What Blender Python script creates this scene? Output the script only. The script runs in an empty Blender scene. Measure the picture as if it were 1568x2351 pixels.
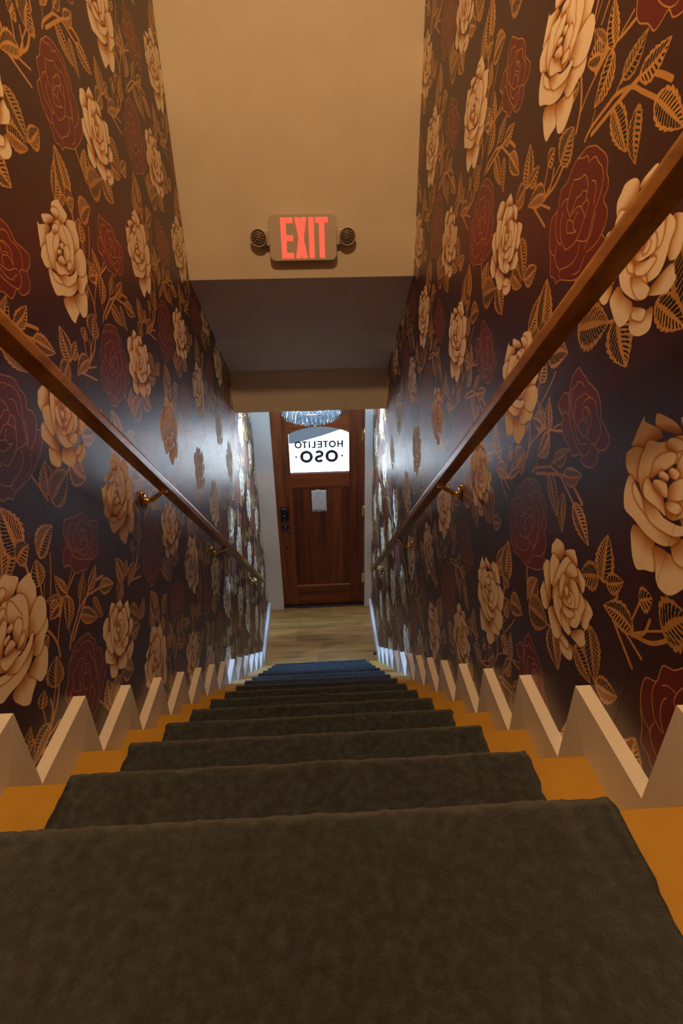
import bpy, bmesh, math, json, random
import numpy as np
from mathutils import Vector, Matrix

# ---------------------------------------------------------------- camera, world, sun, lamps, exposure
scene = bpy.context.scene
col = scene.collection
cam_d = bpy.data.cameras.new('camera'); cam = bpy.data.objects.new('camera', cam_d); col.objects.link(cam)
R_ = ((0.99867, 0.03687, 0.03604), (-0.04929, 0.88783, 0.45753), (-0.01513, -0.45869, 0.88847))
right = Vector([r[0] for r in R_]); fwd = Vector([r[1] for r in R_]); up = Vector([r[2] for r in R_])
m = Matrix.Identity(4)
for i in range(3):
    m[i][0] = right[i]; m[i][1] = up[i]; m[i][2] = -fwd[i]
m.translation = (0.0531, -0.734, 0.7672)
cam.matrix_world = m
cam_d.sensor_fit = 'VERTICAL'; cam_d.sensor_height = 36.0; cam_d.sensor_width = 24.0
cam_d.lens = 1236.34 * 36.0 / 2351.0
cam_d.clip_start = 0.02; cam_d.clip_end = 200
scene.camera = cam

w = bpy.data.worlds.new('sky'); scene.world = w; w.use_nodes = True
nt = w.node_tree; bg = nt.nodes['Background']
sky = nt.nodes.new('ShaderNodeTexSky'); sky.sky_type = 'NISHITA'; sky.sun_disc = False
sky.sun_elevation = math.radians(52); sky.sun_rotation = math.radians(100); sky.altitude = 100
nt.links.new(sky.outputs[0], bg.inputs[0]); bg.inputs[1].default_value = 0.30

def lamp(name, kind, loc, energy, color, **k):
    d = bpy.data.lights.new(name, kind); d.energy = energy; d.color = color
    for a, b in k.items(): setattr(d, a, b)
    o = bpy.data.objects.new(name, d); o.location = loc; col.objects.link(o); return o
sun = lamp('sun', 'SUN', (6, 6, 8), 96.0, (1.0, 0.98, 0.96), angle=0.009)
sun.rotation_euler = Vector((-0.62, 0.16, -0.80)).to_track_quat('-Z', 'Y').to_euler()
WARM = (1.0, 0.57, 0.24); COOL = (0.34, 0.62, 1.0)
stair_lamp = lamp('stair_downlight_lamp', 'SPOT', (0.0, 0.12, 2.36), 112.0, WARM, shadow_soft_size=0.05, spot_size=math.radians(165), spot_blend=0.25)
entry_lamp = lamp('entry_downlight_lamp', 'SPOT', (0.0, 3.76, 0.08), 480.0, COOL, shadow_soft_size=0.06, spot_size=math.radians(112), spot_blend=0.55)
entry_lamp.rotation_euler = Vector((0, -0.74, -0.67)).to_track_quat('-Z', 'Y').to_euler()
bulb_lamp = lamp('chandelier_bulb_lamp', 'POINT', (0.0, 3.50, -0.40), 7.0, (1.0, 0.95, 0.88), shadow_soft_size=0.04)

scene.view_settings.view_transform = 'Standard'; scene.view_settings.look = 'None'
scene.view_settings.gamma = 1.0; scene.view_settings.use_curve_mapping = False
scene.view_settings.exposure = 0.0

# ---------------------------------------------------------------- the wallpaper's flat print, drawn here stroke by stroke
def paint_tile(D, N=1536, TW=0.6361, TH=0.6454):
    """flat print of the wallpaper: RGB albedo (sRGB values 0..1) and a matt mask (cream ink)"""
    S=N/TW/1000.0; SV=N/TH/1000.0          # pixels per mm
    img=np.empty((N,N,3),np.float32); img[:]=(0.215,0.030,0.070)
    matt=np.zeros((N,N),np.float32)
    rng=np.random.RandomState(4)
    gold=np.array((0.80,0.60,0.32),np.float32); dark=np.array((0.060,0.045,0.050),np.float32)
    cream=np.array((0.98,0.94,0.86),np.float32); ochre=np.array((0.66,0.40,0.14),np.float32)
    red=np.array((0.40,0.018,0.034),np.float32)
    def spline(P,closed,n=4):
        P=np.array(P,float); m=len(P); o=[]
        if m<3: return P
        for i in range(m if closed else m-1):
            if closed: a,b,c,d=P[(i-1)%m],P[i],P[(i+1)%m],P[(i+2)%m]
            else: a,b,c,d=P[max(i-1,0)],P[i],P[i+1],P[min(i+2,m-1)]
            for k in range(n):
                t=k/n
                o.append(.5*((2*b)+(c-a)*t+(2*a-5*b+4*c-d)*t*t+(3*b-a-3*c+d)*t**3))
        if not closed: o.append(P[-1])
        return np.array(o)
    def box(P,pad):
        x0=int(math.floor((P[:,0].min()-pad)*S)); x1=int(math.ceil((P[:,0].max()+pad)*S))
        y0=int(math.floor((P[:,1].min()-pad)*SV)); y1=int(math.ceil((P[:,1].max()+pad)*SV))
        X,Y=np.meshgrid((np.arange(x0,x1)+.5)/S,(np.arange(y0,y1)+.5)/SV)
        return np.ix_(np.arange(y0,y1)%N,np.arange(x0,x1)%N),X.astype(np.float32),Y.astype(np.float32)
    def sdf(P,X,Y,closed):
        d=np.full(X.shape,1e9,np.float32); ins=np.zeros(X.shape,bool); m=len(P)
        for i in range(m if closed else m-1):
            ax,ay=P[i]; bx,by=P[(i+1)%m]; ex,ey=bx-ax,by-ay; L=ex*ex+ey*ey
            if L<1e-9: continue
            t=np.clip(((X-ax)*ex+(Y-ay)*ey)/L,0,1)
            d=np.minimum(d,(X-ax-t*ex)**2+(Y-ay-t*ey)**2)
            if closed and ay!=by:
                c=(ay>Y)!=(by>Y); ins^=c&(X<(bx-ax)*(Y-ay)/(by-ay)+ax)
        d=np.sqrt(d)
        return np.where(ins,-d,d) if closed else d
    def ss(a,b,x):
        t=np.clip((x-a)/(b-a),0,1); return t*t*(3-2*t)
    def put(ix,a,c,m=None):
        a=a[...,None]; img[ix]=img[ix]*(1-a)+c*a
        if m is not None: matt[ix]=matt[ix]*(1-a[...,0])+m*a[...,0]
    def stroke(pts,w,c=gold,taper=False):
        P=spline(pts,False); ix,X,Y=box(P,w+1); d=sdf(P,X,Y,False)
        put(ix,ss(w/2+.35,w/2-.35,d),c,0.0)
    def leaf(b,t,hw,k):
        b=np.array(b,float); t=np.array(t,float); ax=t-b; L=np.hypot(*ax); u=ax/L; nrm=np.array((-u[1],u[0]))
        bend=rng.uniform(-.12,.12)*L
        ix,X,Y=box(np.array([b-nrm*hw,b+nrm*hw,t-nrm*hw,t+nrm*hw]),abs(bend)+2)
        s=((X-b[0])*u[0]+(Y-b[1])*u[1])/L; v=(X-b[0])*nrm[0]+(Y-b[1])*nrm[1]-bend*4*s*(1-s)
        sc=np.clip(s,0,1)
        prof=np.maximum(np.sin(math.pi*sc**.72),0)**.85
        nz=4+int(L/26)
        saw=((sc*nz)%1.0)
        wd=hw*prof*(1.04-.15*saw**2)+.01
        d=np.abs(v)-wd
        a=ss(.5,-.3,d)*((s>0)&(s<1))
        put(ix,a,gold*rng.uniform(.9,1.06),0.0)
        q=np.abs(v)/np.maximum(wd,.2)
        nv=max(4,L/8.0)
        side=np.sign(v)
        heavy=1 if rng.rand()<.5 else -1
        ph=(s-.32*q*hw/L*1.6)*nv+(side>0)*.5
        fr=np.abs((ph%1.0)-.5)*2
        wid=np.where(side==heavy,.74,.44)
        slit=ss(wid+.12,wid-.12,fr)*ss(.12,.2,q)*ss(.80,.66,q)*ss(.06,.12,s)*ss(.95,.86,s)
        put(ix,slit*a,dark,0.0)
    def rose(petals,core):
        core=np.array(core,float); rm=np.zeros((N,N),np.float32)
        for pi,p in enumerate(petals):
            P=spline(p,True); ix,X,Y=box(P,9); d=sdf(P,X,Y,True)
            sh=np.clip(1-d/6.0,0,1)**1.4*.88*rm[ix]
            put(ix,sh*(d>0),ochre)
            c=P.mean(0); o=c-core; Lo=np.hypot(*o)
            o=o/Lo if Lo>9 else np.array((.25,.97))
            pr=P@o; val=((X*o[0]+Y*o[1])-pr.min())/(pr.max()-pr.min())
            tn=np.array((-o[1],o[0])); st=X*tn[0]+Y*tn[1]
            sd=ss(-.10,.62,val+.03*np.sin(st*.16+pi))
            rim=ss(-5.0,-.8,d)*ss(.1,.5,val)
            k=np.clip(np.maximum(sd*.97,rim*.9),0,1)
            col=ochre+(cream-ochre)*k[...,None]
            edge=ss(-1.1,-.2,d)*.30                      # thin warm outline
            col=col*(1-edge[...,None])+ochre*edge[...,None]
            a=ss(.45,-.45,d); put(ix,a,col,1.0)
            rm[ix]=np.maximum(rm[ix],a)
    def redrose(out,strokes):
        P=spline(out,True,3); ix,X,Y=box(P,3); d=sdf(P,X,Y,True)
        put(ix,ss(.4,-.4,d),red,0.0)
        put(ix,ss(1.45,1.0,np.abs(d)),gold*.95,0.0)
        for s in strokes: stroke(s,2.3,gold*.95)
    for P,w in D['stems']: stroke(P,max(w,2.6))
    for i,(b,t,h) in enumerate(D['leaves']): leaf(b,t,h,i)
    redrose(D['RA'][0],D['RA'][1:]); redrose(D['RB'][0],D['RB'][1:])
    for nm,core in (('WA',D['WAc']),('WB',D['WBc'])): rose(D[nm],core)
    return img,matt

PRINT = json.loads("""{"WB":[[[352,401],[376,407],[393,401],[397,386],[378,360],[347,355],[340,364],[337,377],[345,390]],[[399,400],[429,420],[440,415],[450,406],[453,394],[431,391],[403,390]],[[331,278],[351,273],[374,258],[375,240],[365,224],[348,223],[328,238],[322,249]],[[325,332],[346,334],[361,308],[370,283],[378,256],[350,269],[331,287],[315,308],[321,323]],[[450,209],[479,223],[500,236],[507,221],[507,204],[489,192],[468,189],[453,195]],[[442,228],[459,230],[485,229],[483,214],[467,211],[451,214]],[[485,261],[513,289],[526,294],[535,283],[541,276],[529,258],[515,253],[490,249],[481,251]],[[500,354],[521,356],[541,348],[536,327],[536,314],[530,301],[514,298],[505,314],[501,335]],[[376,236],[394,255],[418,242],[446,234],[444,209],[425,195],[406,201],[388,215],[377,226]],[[350,362],[371,363],[385,359],[399,318],[380,297],[362,296],[350,315],[343,341]],[[455,395],[474,392],[491,387],[496,375],[493,360],[473,364],[458,376]],[[409,391],[430,392],[452,391],[467,366],[439,332],[406,301],[392,276],[380,267],[377,311],[384,346],[394,373]],[[476,358],[501,352],[511,340],[507,321],[507,307],[504,291],[495,276],[470,265],[458,274],[465,309],[466,338]],[[385,294],[396,324],[421,320],[444,293],[462,277],[483,254],[476,243],[455,239],[427,243],[402,253],[387,273]],[[431,390],[452,391],[460,377],[420,351],[414,358],[421,374]],[[426,267],[441,273],[468,264],[483,259],[476,244],[453,243]],[[405,346],[418,349],[423,336],[423,316],[426,294],[413,299],[401,320]],[[435,354],[453,362],[470,360],[483,347],[487,325],[479,313],[459,318],[437,337]],[[408,288],[421,293],[433,279],[422,276],[412,280]],[[429,288],[455,295],[476,301],[481,296],[465,278],[449,274],[437,275]],[[441,328],[457,335],[471,327],[475,311],[465,303],[444,294],[425,296],[424,313]],[[426,329],[436,333],[442,326],[440,310],[428,310]],[[444,314],[451,324],[459,318],[455,307],[445,304]]],"WA":[[[46,776],[59,765],[83,743],[51,725],[17,724],[-2,751],[-2,756],[9,769]],[[6,758],[27,757],[34,746],[16,734],[4,739],[-8,751]],[[-58,743],[-16,743],[3,733],[-20,726],[-52,723],[-61,733]],[[-89,729],[-82,722],[-46,723],[-34,714],[-51,701],[-65,678],[-102,675],[-102,684],[-97,707]],[[-44,565],[4,570],[16,553],[30,526],[6,512],[-12,502],[-30,514],[-43,534],[-50,550]],[[23,564],[83,568],[97,551],[89,531],[72,511],[49,507],[35,516],[25,538],[12,553]],[[77,734],[122,730],[124,715],[127,694],[116,670],[83,649],[63,675],[65,697],[60,717]],[[-95,677],[-64,683],[-63,656],[-56,632],[-85,631],[-104,639],[-112,658],[-110,663]],[[127,613],[126,590],[108,582],[86,567],[64,563],[48,574],[47,590],[81,608]],[[122,669],[141,654],[141,634],[126,610],[86,604],[50,620],[48,639],[80,655]],[[-90,631],[-69,626],[-37,609],[-5,594],[55,603],[50,583],[25,568],[-13,565],[-51,571],[-79,574],[-89,588],[-94,606]],[[-73,624],[-50,615],[-23,605],[-13,594],[-36,595],[-60,603],[-71,612]],[[-40,615],[-6,616],[14,609],[46,613],[61,619],[70,616],[60,603],[37,592],[-9,588],[-32,601]],[[-31,708],[-3,728],[21,731],[37,719],[35,700],[-8,683],[-37,653],[-38,634],[-37,616],[-48,618],[-67,639],[-72,666],[-67,689],[-63,700]],[[26,723],[46,723],[69,715],[83,697],[80,669],[64,643],[35,614],[7,619],[23,657],[32,695]],[[24,719],[39,717],[49,688],[53,672],[30,657],[14,676],[12,695]],[[-18,719],[7,724],[14,714],[-2,705],[-21,704]],[[-10,701],[5,700],[1,683],[-20,665],[-37,647],[-39,665],[-34,683]],[[-44,646],[-24,641],[-2,639],[13,619],[16,612],[-3,615],[-37,616],[-48,629]],[[36,678],[48,669],[46,654],[17,636],[5,645],[15,667]],[[9,630],[26,639],[44,640],[40,627],[19,623]],[[-29,649],[-4,658],[7,648],[7,637],[-20,637]],[[5,683],[21,681],[17,670],[5,668],[-3,675]],[[-17,669],[0,669],[1,660],[-20,658]]],"RA":[[[158,455],[180,464],[189,468],[222,467],[242,460],[266,450],[279,438],[282,422],[293,411],[295,398],[289,381],[303,372],[311,359],[309,340],[303,331],[319,323],[319,307],[304,290],[268,269],[232,254],[206,250],[162,248],[146,240],[132,250],[111,253],[103,278],[86,307],[77,331],[78,359],[101,373],[102,392],[104,408],[124,418],[135,431],[146,446]],[[158,455],[182,453],[197,455],[206,447],[208,442]],[[213,446],[230,450],[246,440],[260,433],[271,420],[274,405],[270,384],[262,370]],[[156,421],[183,421],[199,426],[213,417],[220,406],[221,391],[221,385],[205,376]],[[155,417],[147,403],[143,385],[145,375],[163,359]],[[114,378],[125,388],[141,391]],[[180,390],[195,394],[205,401],[218,398]],[[180,390],[174,378],[166,365]],[[165,360],[176,368],[192,376],[206,374],[224,361],[225,352],[216,331],[201,315],[166,303],[153,312]],[[154,353],[165,355],[181,350],[184,355],[195,368]],[[154,353],[156,342],[162,333],[183,332],[201,335],[189,338],[184,349]],[[129,369],[124,353],[130,331],[145,315]],[[101,373],[99,354],[109,331],[125,315],[144,312]],[[233,414],[246,412],[253,401],[253,385],[255,376]],[[223,386],[234,380],[231,369],[228,358]],[[262,370],[259,355],[258,341],[256,327],[248,317]],[[267,363],[265,346],[262,331],[247,306]],[[201,316],[213,320],[229,318],[247,320]],[[223,314],[224,299],[213,286],[193,275],[165,269],[155,264],[157,252]],[[123,310],[120,291],[132,275],[155,265]],[[90,302],[105,293],[122,290]],[[257,301],[276,309],[295,321],[307,340]],[[254,296],[246,279],[238,267],[216,261]]],"RB":[[[307,103],[316,105],[331,98],[345,96],[354,90],[377,86],[400,78],[416,63],[424,44],[446,32],[468,17],[461,-3],[442,-13],[442,-34],[430,-50],[410,-56],[392,-55],[378,-43],[364,-52],[348,-58],[328,-45],[301,-37],[287,-23],[278,0],[252,14],[258,30],[269,46],[289,51],[289,70],[293,86]],[[314,79],[331,82],[346,78]],[[314,79],[313,70],[302,63],[297,46],[302,28],[305,12],[317,-3],[339,-20],[359,-33],[382,-42],[398,-40],[409,-27],[411,-15]],[[340,56],[352,67],[370,66],[396,63],[408,46],[424,35],[434,22],[431,3],[421,-9]],[[353,47],[359,57],[374,64]],[[362,44],[374,46],[389,38],[397,25],[393,14],[391,1]],[[333,56],[323,43],[325,31],[329,13],[351,0],[369,-7],[391,-5],[403,-8]],[[361,43],[359,30],[361,21],[354,14],[354,4]],[[361,21],[375,20],[385,14],[391,0]],[[368,27],[386,24]],[[366,46],[376,40],[382,31]],[[306,53],[306,37],[312,23],[327,9]],[[334,3],[345,-10],[356,-19],[372,-25],[385,-19],[397,-18]],[[408,-14],[417,-9],[442,-13]],[[289,51],[294,39],[301,30]],[[305,12],[288,13],[278,3]],[[253,15],[277,3]]],"leaves":[[[167,93],[255,122],33],[[141,37],[156,95],32],[[47,118],[136,160],21],[[35,126],[86,222],24],[[233,596],[204,668],21],[[200,607],[143,642],14],[[189,598],[137,596],23],[[232,594],[191,524],26],[[277,548],[331,596],20],[[331,539],[401,569],21],[[390,503],[477,456],24],[[344,504],[371,424],20],[[263,515],[336,444],23],[[116,569],[48,563],18],[[81,452],[120,509],41],[[14,459],[42,484],21],[[546,422],[528,511],32],[[557,427],[602,462],20],[[531,425],[469,387],29],[[109,133],[97,247],44],[[94,129],[149,135],31],[[278,186],[298,261],37],[[278,169],[387,198],45],[[407,215],[469,140],41],[[506,242],[587,219],27],[[536,319],[598,230],34],[[601,233],[666,267],25],[[659,404],[564,385],25]],"stems":[[[[213,75],[200,46],[169,-3]],4.4],[[[144,688],[138,664],[125,627],[116,599]],5.8],[[[160,679],[128,625]],2.4],[[[81,631],[102,605],[123,573],[136,534],[132,497]],7.1],[[[187,579],[157,553],[141,530]],4.6],[[[290,618],[244,605],[202,603]],6.1],[[[278,630],[248,611]],3.7],[[[396,501],[347,519],[316,530],[269,530],[239,518],[193,496],[177,480]],7.2],[[[333,537],[318,528]],3.4],[[[278,550],[263,529]],3.6],[[[198,521],[193,496]],3.1],[[[82,454],[52,429],[19,397]],4.1],[[[17,458],[9,409]],4.7],[[[207,602],[179,581]],17.3],[[[331,593],[277,543]],4.6],[[[227,264],[268,179]],6.8],[[[118,777],[114,609]],8.8],[[[565,447],[596,429],[580,397]],7.0],[[[-37,383],[43,345]],6.6],[[[20,397],[67,418],[100,454]],7.5],[[[21,394],[45,418],[50,449]],6.2],[[[-13,390],[57,378]],5.5],[[[200,486],[336,539],[384,532],[423,518]],8.7],[[[584,254],[606,229]],4.5],[[[387,198],[416,206]],6.4]],"WAc":[-8,646],"WBc":[434,322]}""")

# ---------------------------------------------------------------- measures (metres)
W2 = 0.55                     # half the width of the stairwell
T, RZ, DY, DZ = 0.2305, 0.1963, 0.0773, 0.0941
SK = 0.0284                   # thickness of the skirting
YE, ZE, YH, ZH1, ZH2 = 2.1508, 0.5778, 3.0567, -0.0652, -0.3612
YC, YDOOR, ZF = 3.9608, 4.016, -2.8166
SL = RZ / T
NK = 13
TOPZ = 2.42
LAND_Z = RZ - DZ
def peak(side, k):
    f = max(k, 0) / 13.0
    if side < 0: return (k * T + 0.055 * f ** 2, -k * RZ - 0.031 * f ** 2.2)
    return (k * T + 0.135 * f ** 1.6, -k * RZ - 0.102 * f ** 1.4)
def nose(side, k):
    y, z = peak(side, k)
    return (y - DY, z - DZ)
def nose_at(x, k):
    a = nose(-1, k); b = nose(1, k); t = (x + W2) / (2 * W2)
    return (a[0] + (b[0] - a[0]) * t, a[1] + (b[1] - a[1]) * t)

# ---------------------------------------------------------------- helpers
def link(name, me, mat=None, parent=None):
    o = bpy.data.objects.new(name, me); col.objects.link(o)
    if mat is not None and len(me.materials) == 0: me.materials.append(mat)
    if parent is not None: o.parent = parent
    return o
def tag(o, label, cat, group=None):
    o['label'] = label; o['category'] = cat
    if group: o['group'] = group
    return o
def struct(o):
    o['kind'] = 'structure'; return o
def empty(name, loc=(0, 0, 0)):
    o = bpy.data.objects.new(name, None); o.empty_display_size = 0.1; o.location = loc; col.objects.link(o); return o
def mesh_from(name, verts, faces, smooth=False):
    me = bpy.data.meshes.new(name); me.from_pydata([tuple(v) for v in verts], [], faces); me.update()
    bm = bmesh.new(); bm.from_mesh(me); bmesh.ops.recalc_face_normals(bm, faces=bm.faces); bm.to_mesh(me); bm.free()
    if smooth: me.polygons.foreach_set('use_smooth', [True] * len(me.polygons))
    return me
def bm_mesh(name, bm, smooth=False):
    bmesh.ops.recalc_face_normals(bm, faces=bm.faces)
    me = bpy.data.meshes.new(name); bm.to_mesh(me); bm.free()
    if smooth: me.polygons.foreach_set('use_smooth', [True] * len(me.polygons))
    return me
def add_box(bm, a, b, bev=0.0, seg=2):
    r = bmesh.ops.create_cube(bm, size=1.0)
    vs = r['verts']
    for v in vs:
        v.co = Vector([(a[i] + b[i]) / 2 + v.co[i] * (b[i] - a[i]) for i in range(3)])
    if bev > 0:
        es = list({e for v in vs for e in v.link_edges})
        bmesh.ops.bevel(bm, geom=es, offset=bev, segments=seg, affect='EDGES', profile=0.5)
def box(name, a, b, mat, parent=None, bev=0.0, seg=2):
    bm = bmesh.new(); add_box(bm, a, b, bev, seg)
    return link(name, bm_mesh(name, bm), mat, parent)
def prism(name, poly, axis, a, b, mat, parent=None, bev=0.0):
    """poly: 2-D outline in the two other axes (in x,y,z order), extruded along axis from a to b"""
    def P(p, t):
        p = list(p); p.insert(axis, t); return p
    n = len(poly)
    bm = bmesh.new()
    va = [bm.verts.new(P(p, a)) for p in poly]; vb = [bm.verts.new(P(p, b)) for p in poly]
    bm.faces.new(va); bm.faces.new(vb)
    for i in range(n): bm.faces.new((va[i], va[(i + 1) % n], vb[(i + 1) % n], vb[i]))
    bmesh.ops.recalc_face_normals(bm, faces=bm.faces)
    if bev: bmesh.ops.bevel(bm, geom=list(bm.edges), offset=bev, segments=1, affect='EDGES')
    return link(name, bm_mesh(name, bm), mat, parent)
def add_lathe(bm, prof, org, ax, n=20):
    """prof: (radius, distance along ax)"""
    ax = Vector(ax).normalized(); u = ax.orthogonal().normalized(); v = ax.cross(u); org = Vector(org)
    rings = []
    for r, d in prof:
        if r < 1e-6: rings.append([bm.verts.new(org + ax * d)])
        else: rings.append([bm.verts.new(org + ax * d + (u * math.cos(2 * math.pi * i / n) + v * math.sin(2 * math.pi * i / n)) * r) for i in range(n)])
    for A, B in zip(rings, rings[1:]):
        for i in range(n):
            a = A[i % len(A)]; b = A[(i + 1) % len(A)]; c = B[(i + 1) % len(B)]; d = B[i % len(B)]
            vs = []
            for q in (a, b, c, d):
                if q not in vs: vs.append(q)
            if len(vs) > 2: bm.faces.new(vs)
    if len(rings[0]) > 1: bm.faces.new(rings[0])
    if len(rings[-1]) > 1: bm.faces.new(rings[-1])
def lathe(name, prof, org, ax, mat, parent=None, n=20, smooth=True):
    bm = bmesh.new(); add_lathe(bm, prof, org, ax, n)
    me = bm_mesh(name, bm, smooth); 
    return link(name, me, mat, parent)
def add_tube(bm, pts, rad, n=10):
    """round bar through pts, a radius per point (or pairs of half-axes)"""
    pts = [Vector(p) for p in pts]; rings = []
    ref = None
    for i, p in enumerate(pts):
        d = (pts[min(i + 1, len(pts) - 1)] - pts[max(i - 1, 0)]).normalized()
        if ref is None: ref = d.orthogonal().normalized()
        u = (ref - d * ref.dot(d)).normalized(); ref = u; v = d.cross(u)
        r = rad[i] if isinstance(rad, (list, tuple)) else rad
        rings.append([bm.verts.new(p + (u * math.cos(2 * math.pi * k / n) + v * math.sin(2 * math.pi * k / n)) * r) for k in range(n)])
    for A, B in zip(rings, rings[1:]):
        for k in range(n): bm.faces.new((A[k], A[(k + 1) % n], B[(k + 1) % n], B[k]))
    bm.faces.new(rings[0]); bm.faces.new(rings[-1])
def smooth_by_angle(o, ang=40):
    me = o.data
    bm = bmesh.new(); bm.from_mesh(me)
    for e in bm.edges:
        if len(e.link_faces) == 2: e.smooth = e.calc_face_angle(0) < math.radians(ang)
    for f in bm.faces: f.smooth = True
    bm.to_mesh(me); bm.free()

# ---------------------------------------------------------------- materials
def new_mat(name):
    m = bpy.data.materials.new(name); m.use_nodes = True
    return m, m.node_tree, m.node_tree.nodes['Principled BSDF']
def simple(name, c, rough=0.5, metal=0.0, spec=0.5, noise=0.0, scale=40.0, bump=0.0, bscale=200.0):
    m, nt, b = new_mat(name)
    b.inputs['Base Color'].default_value = (*c, 1); b.inputs['Roughness'].default_value = rough
    b.inputs['Metallic'].default_value = metal; b.inputs['Specular IOR Level'].default_value = spec
    tc = nt.nodes.new('ShaderNodeTexCoord')
    if noise:
        n = nt.nodes.new('ShaderNodeTexNoise'); n.inputs['Scale'].default_value = scale; n.inputs['Detail'].default_value = 5
        nt.links.new(tc.outputs['Object'], n.inputs['Vector'])
        r = nt.nodes.new('ShaderNodeValToRGB')
        r.color_ramp.elements[0].position = 0.3; r.color_ramp.elements[1].position = 0.7
        r.color_ramp.elements[0].color = (*[x * (1 - noise) for x in c], 1); r.color_ramp.elements[1].color = (*[min(1, x * (1 + noise)) for x in c], 1)
        nt.links.new(n.outputs['Fac'], r.inputs[0]); nt.links.new(r.outputs[0], b.inputs['Base Color'])
    if bump:
        n = nt.nodes.new('ShaderNodeTexNoise'); n.inputs['Scale'].default_value = bscale; n.inputs['Detail'].default_value = 3
        nt.links.new(tc.outputs['Object'], n.inputs['Vector'])
        bp = nt.nodes.new('ShaderNodeBump'); bp.inputs['Strength'].default_value = bump; bp.inputs['Distance'].default_value = 0.002
        nt.links.new(n.outputs['Fac'], bp.inputs['Height']); nt.links.new(bp.outputs[0], b.inputs['Normal'])
    return m
def emit(name, c, s):
    m = bpy.data.materials.new(name); m.use_nodes = True; nt = m.node_tree; nt.nodes.clear()
    e = nt.nodes.new('ShaderNodeEmission'); e.inputs[0].default_value = (*c, 1); e.inputs[1].default_value = s
    o = nt.nodes.new('ShaderNodeOutputMaterial'); nt.links.new(e.outputs[0], o.inputs[0]); return m
def wood(name, c1, c2, axis=2, fine=70.0, rough=0.4, stretch=14.0, tint=False, bump=0.15, spec=0.5):
    """grain runs along axis; the object colour tints single boards"""
    m, nt, b = new_mat(name)
    tc = nt.nodes.new('ShaderNodeTexCoord'); mp = nt.nodes.new('ShaderNodeMapping')
    s = [1.0, 1.0, 1.0]; s[axis] = 1.0 / stretch
    mp.inputs['Scale'].default_value = s
    nt.links.new(tc.outputs['Object'], mp.inputs['Vector'])
    n = nt.nodes.new('ShaderNodeTexNoise'); n.inputs['Scale'].default_value = fine; n.inputs['Detail'].default_value = 6; n.inputs['Distortion'].default_value = 0.6
    n2 = nt.nodes.new('ShaderNodeTexNoise'); n2.inputs['Scale'].default_value = fine * 0.18; n2.inputs['Detail'].default_value = 3; n2.inputs['Distortion'].default_value = 1.2
    nt.links.new(mp.outputs[0], n.inputs['Vector']); nt.links.new(mp.outputs[0], n2.inputs['Vector'])
    ad = nt.nodes.new('ShaderNodeMath'); ad.operation = 'ADD'; ad.use_clamp = True
    h = nt.nodes.new('ShaderNodeMath'); h.operation = 'MULTIPLY'; h.inputs[1].default_value = 0.5
    h2 = nt.nodes.new('ShaderNodeMath'); h2.operation = 'MULTIPLY'; h2.inputs[1].default_value = 0.5
    nt.links.new(n.outputs['Fac'], h.inputs[0]); nt.links.new(n2.outputs['Fac'], h2.inputs[0])
    nt.links.new(h.outputs[0], ad.inputs[0]); nt.links.new(h2.outputs[0], ad.inputs[1])
    r = nt.nodes.new('ShaderNodeValToRGB'); r.color_ramp.elements[0].position = 0.36; r.color_ramp.elements[1].position = 0.64
    r.color_ramp.elements[0].color = (*c1, 1); r.color_ramp.elements[1].color = (*c2, 1)
    nt.links.new(ad.outputs[0], r.inputs[0])
    out = r.outputs[0]
    if tint:
        oi = nt.nodes.new('ShaderNodeObjectInfo'); mx = nt.nodes.new('ShaderNodeMix'); mx.data_type = 'RGBA'; mx.blend_type = 'MULTIPLY'
        mx.inputs[0].default_value = 1.0
        nt.links.new(out, mx.inputs[6]); nt.links.new(oi.outputs['Color'], mx.inputs[7]); out = mx.outputs[2]
    nt.links.new(out, b.inputs['Base Color'])
    b.inputs['Roughness'].default_value = rough; b.inputs['Specular IOR Level'].default_value = spec
    bp = nt.nodes.new('ShaderNodeBump'); bp.inputs['Strength'].default_value = bump; bp.inputs['Distance'].default_value = 0.001
    nt.links.new(ad.outputs[0], bp.inputs['Height']); nt.links.new(bp.outputs[0], b.inputs['Normal'])
    return m

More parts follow.
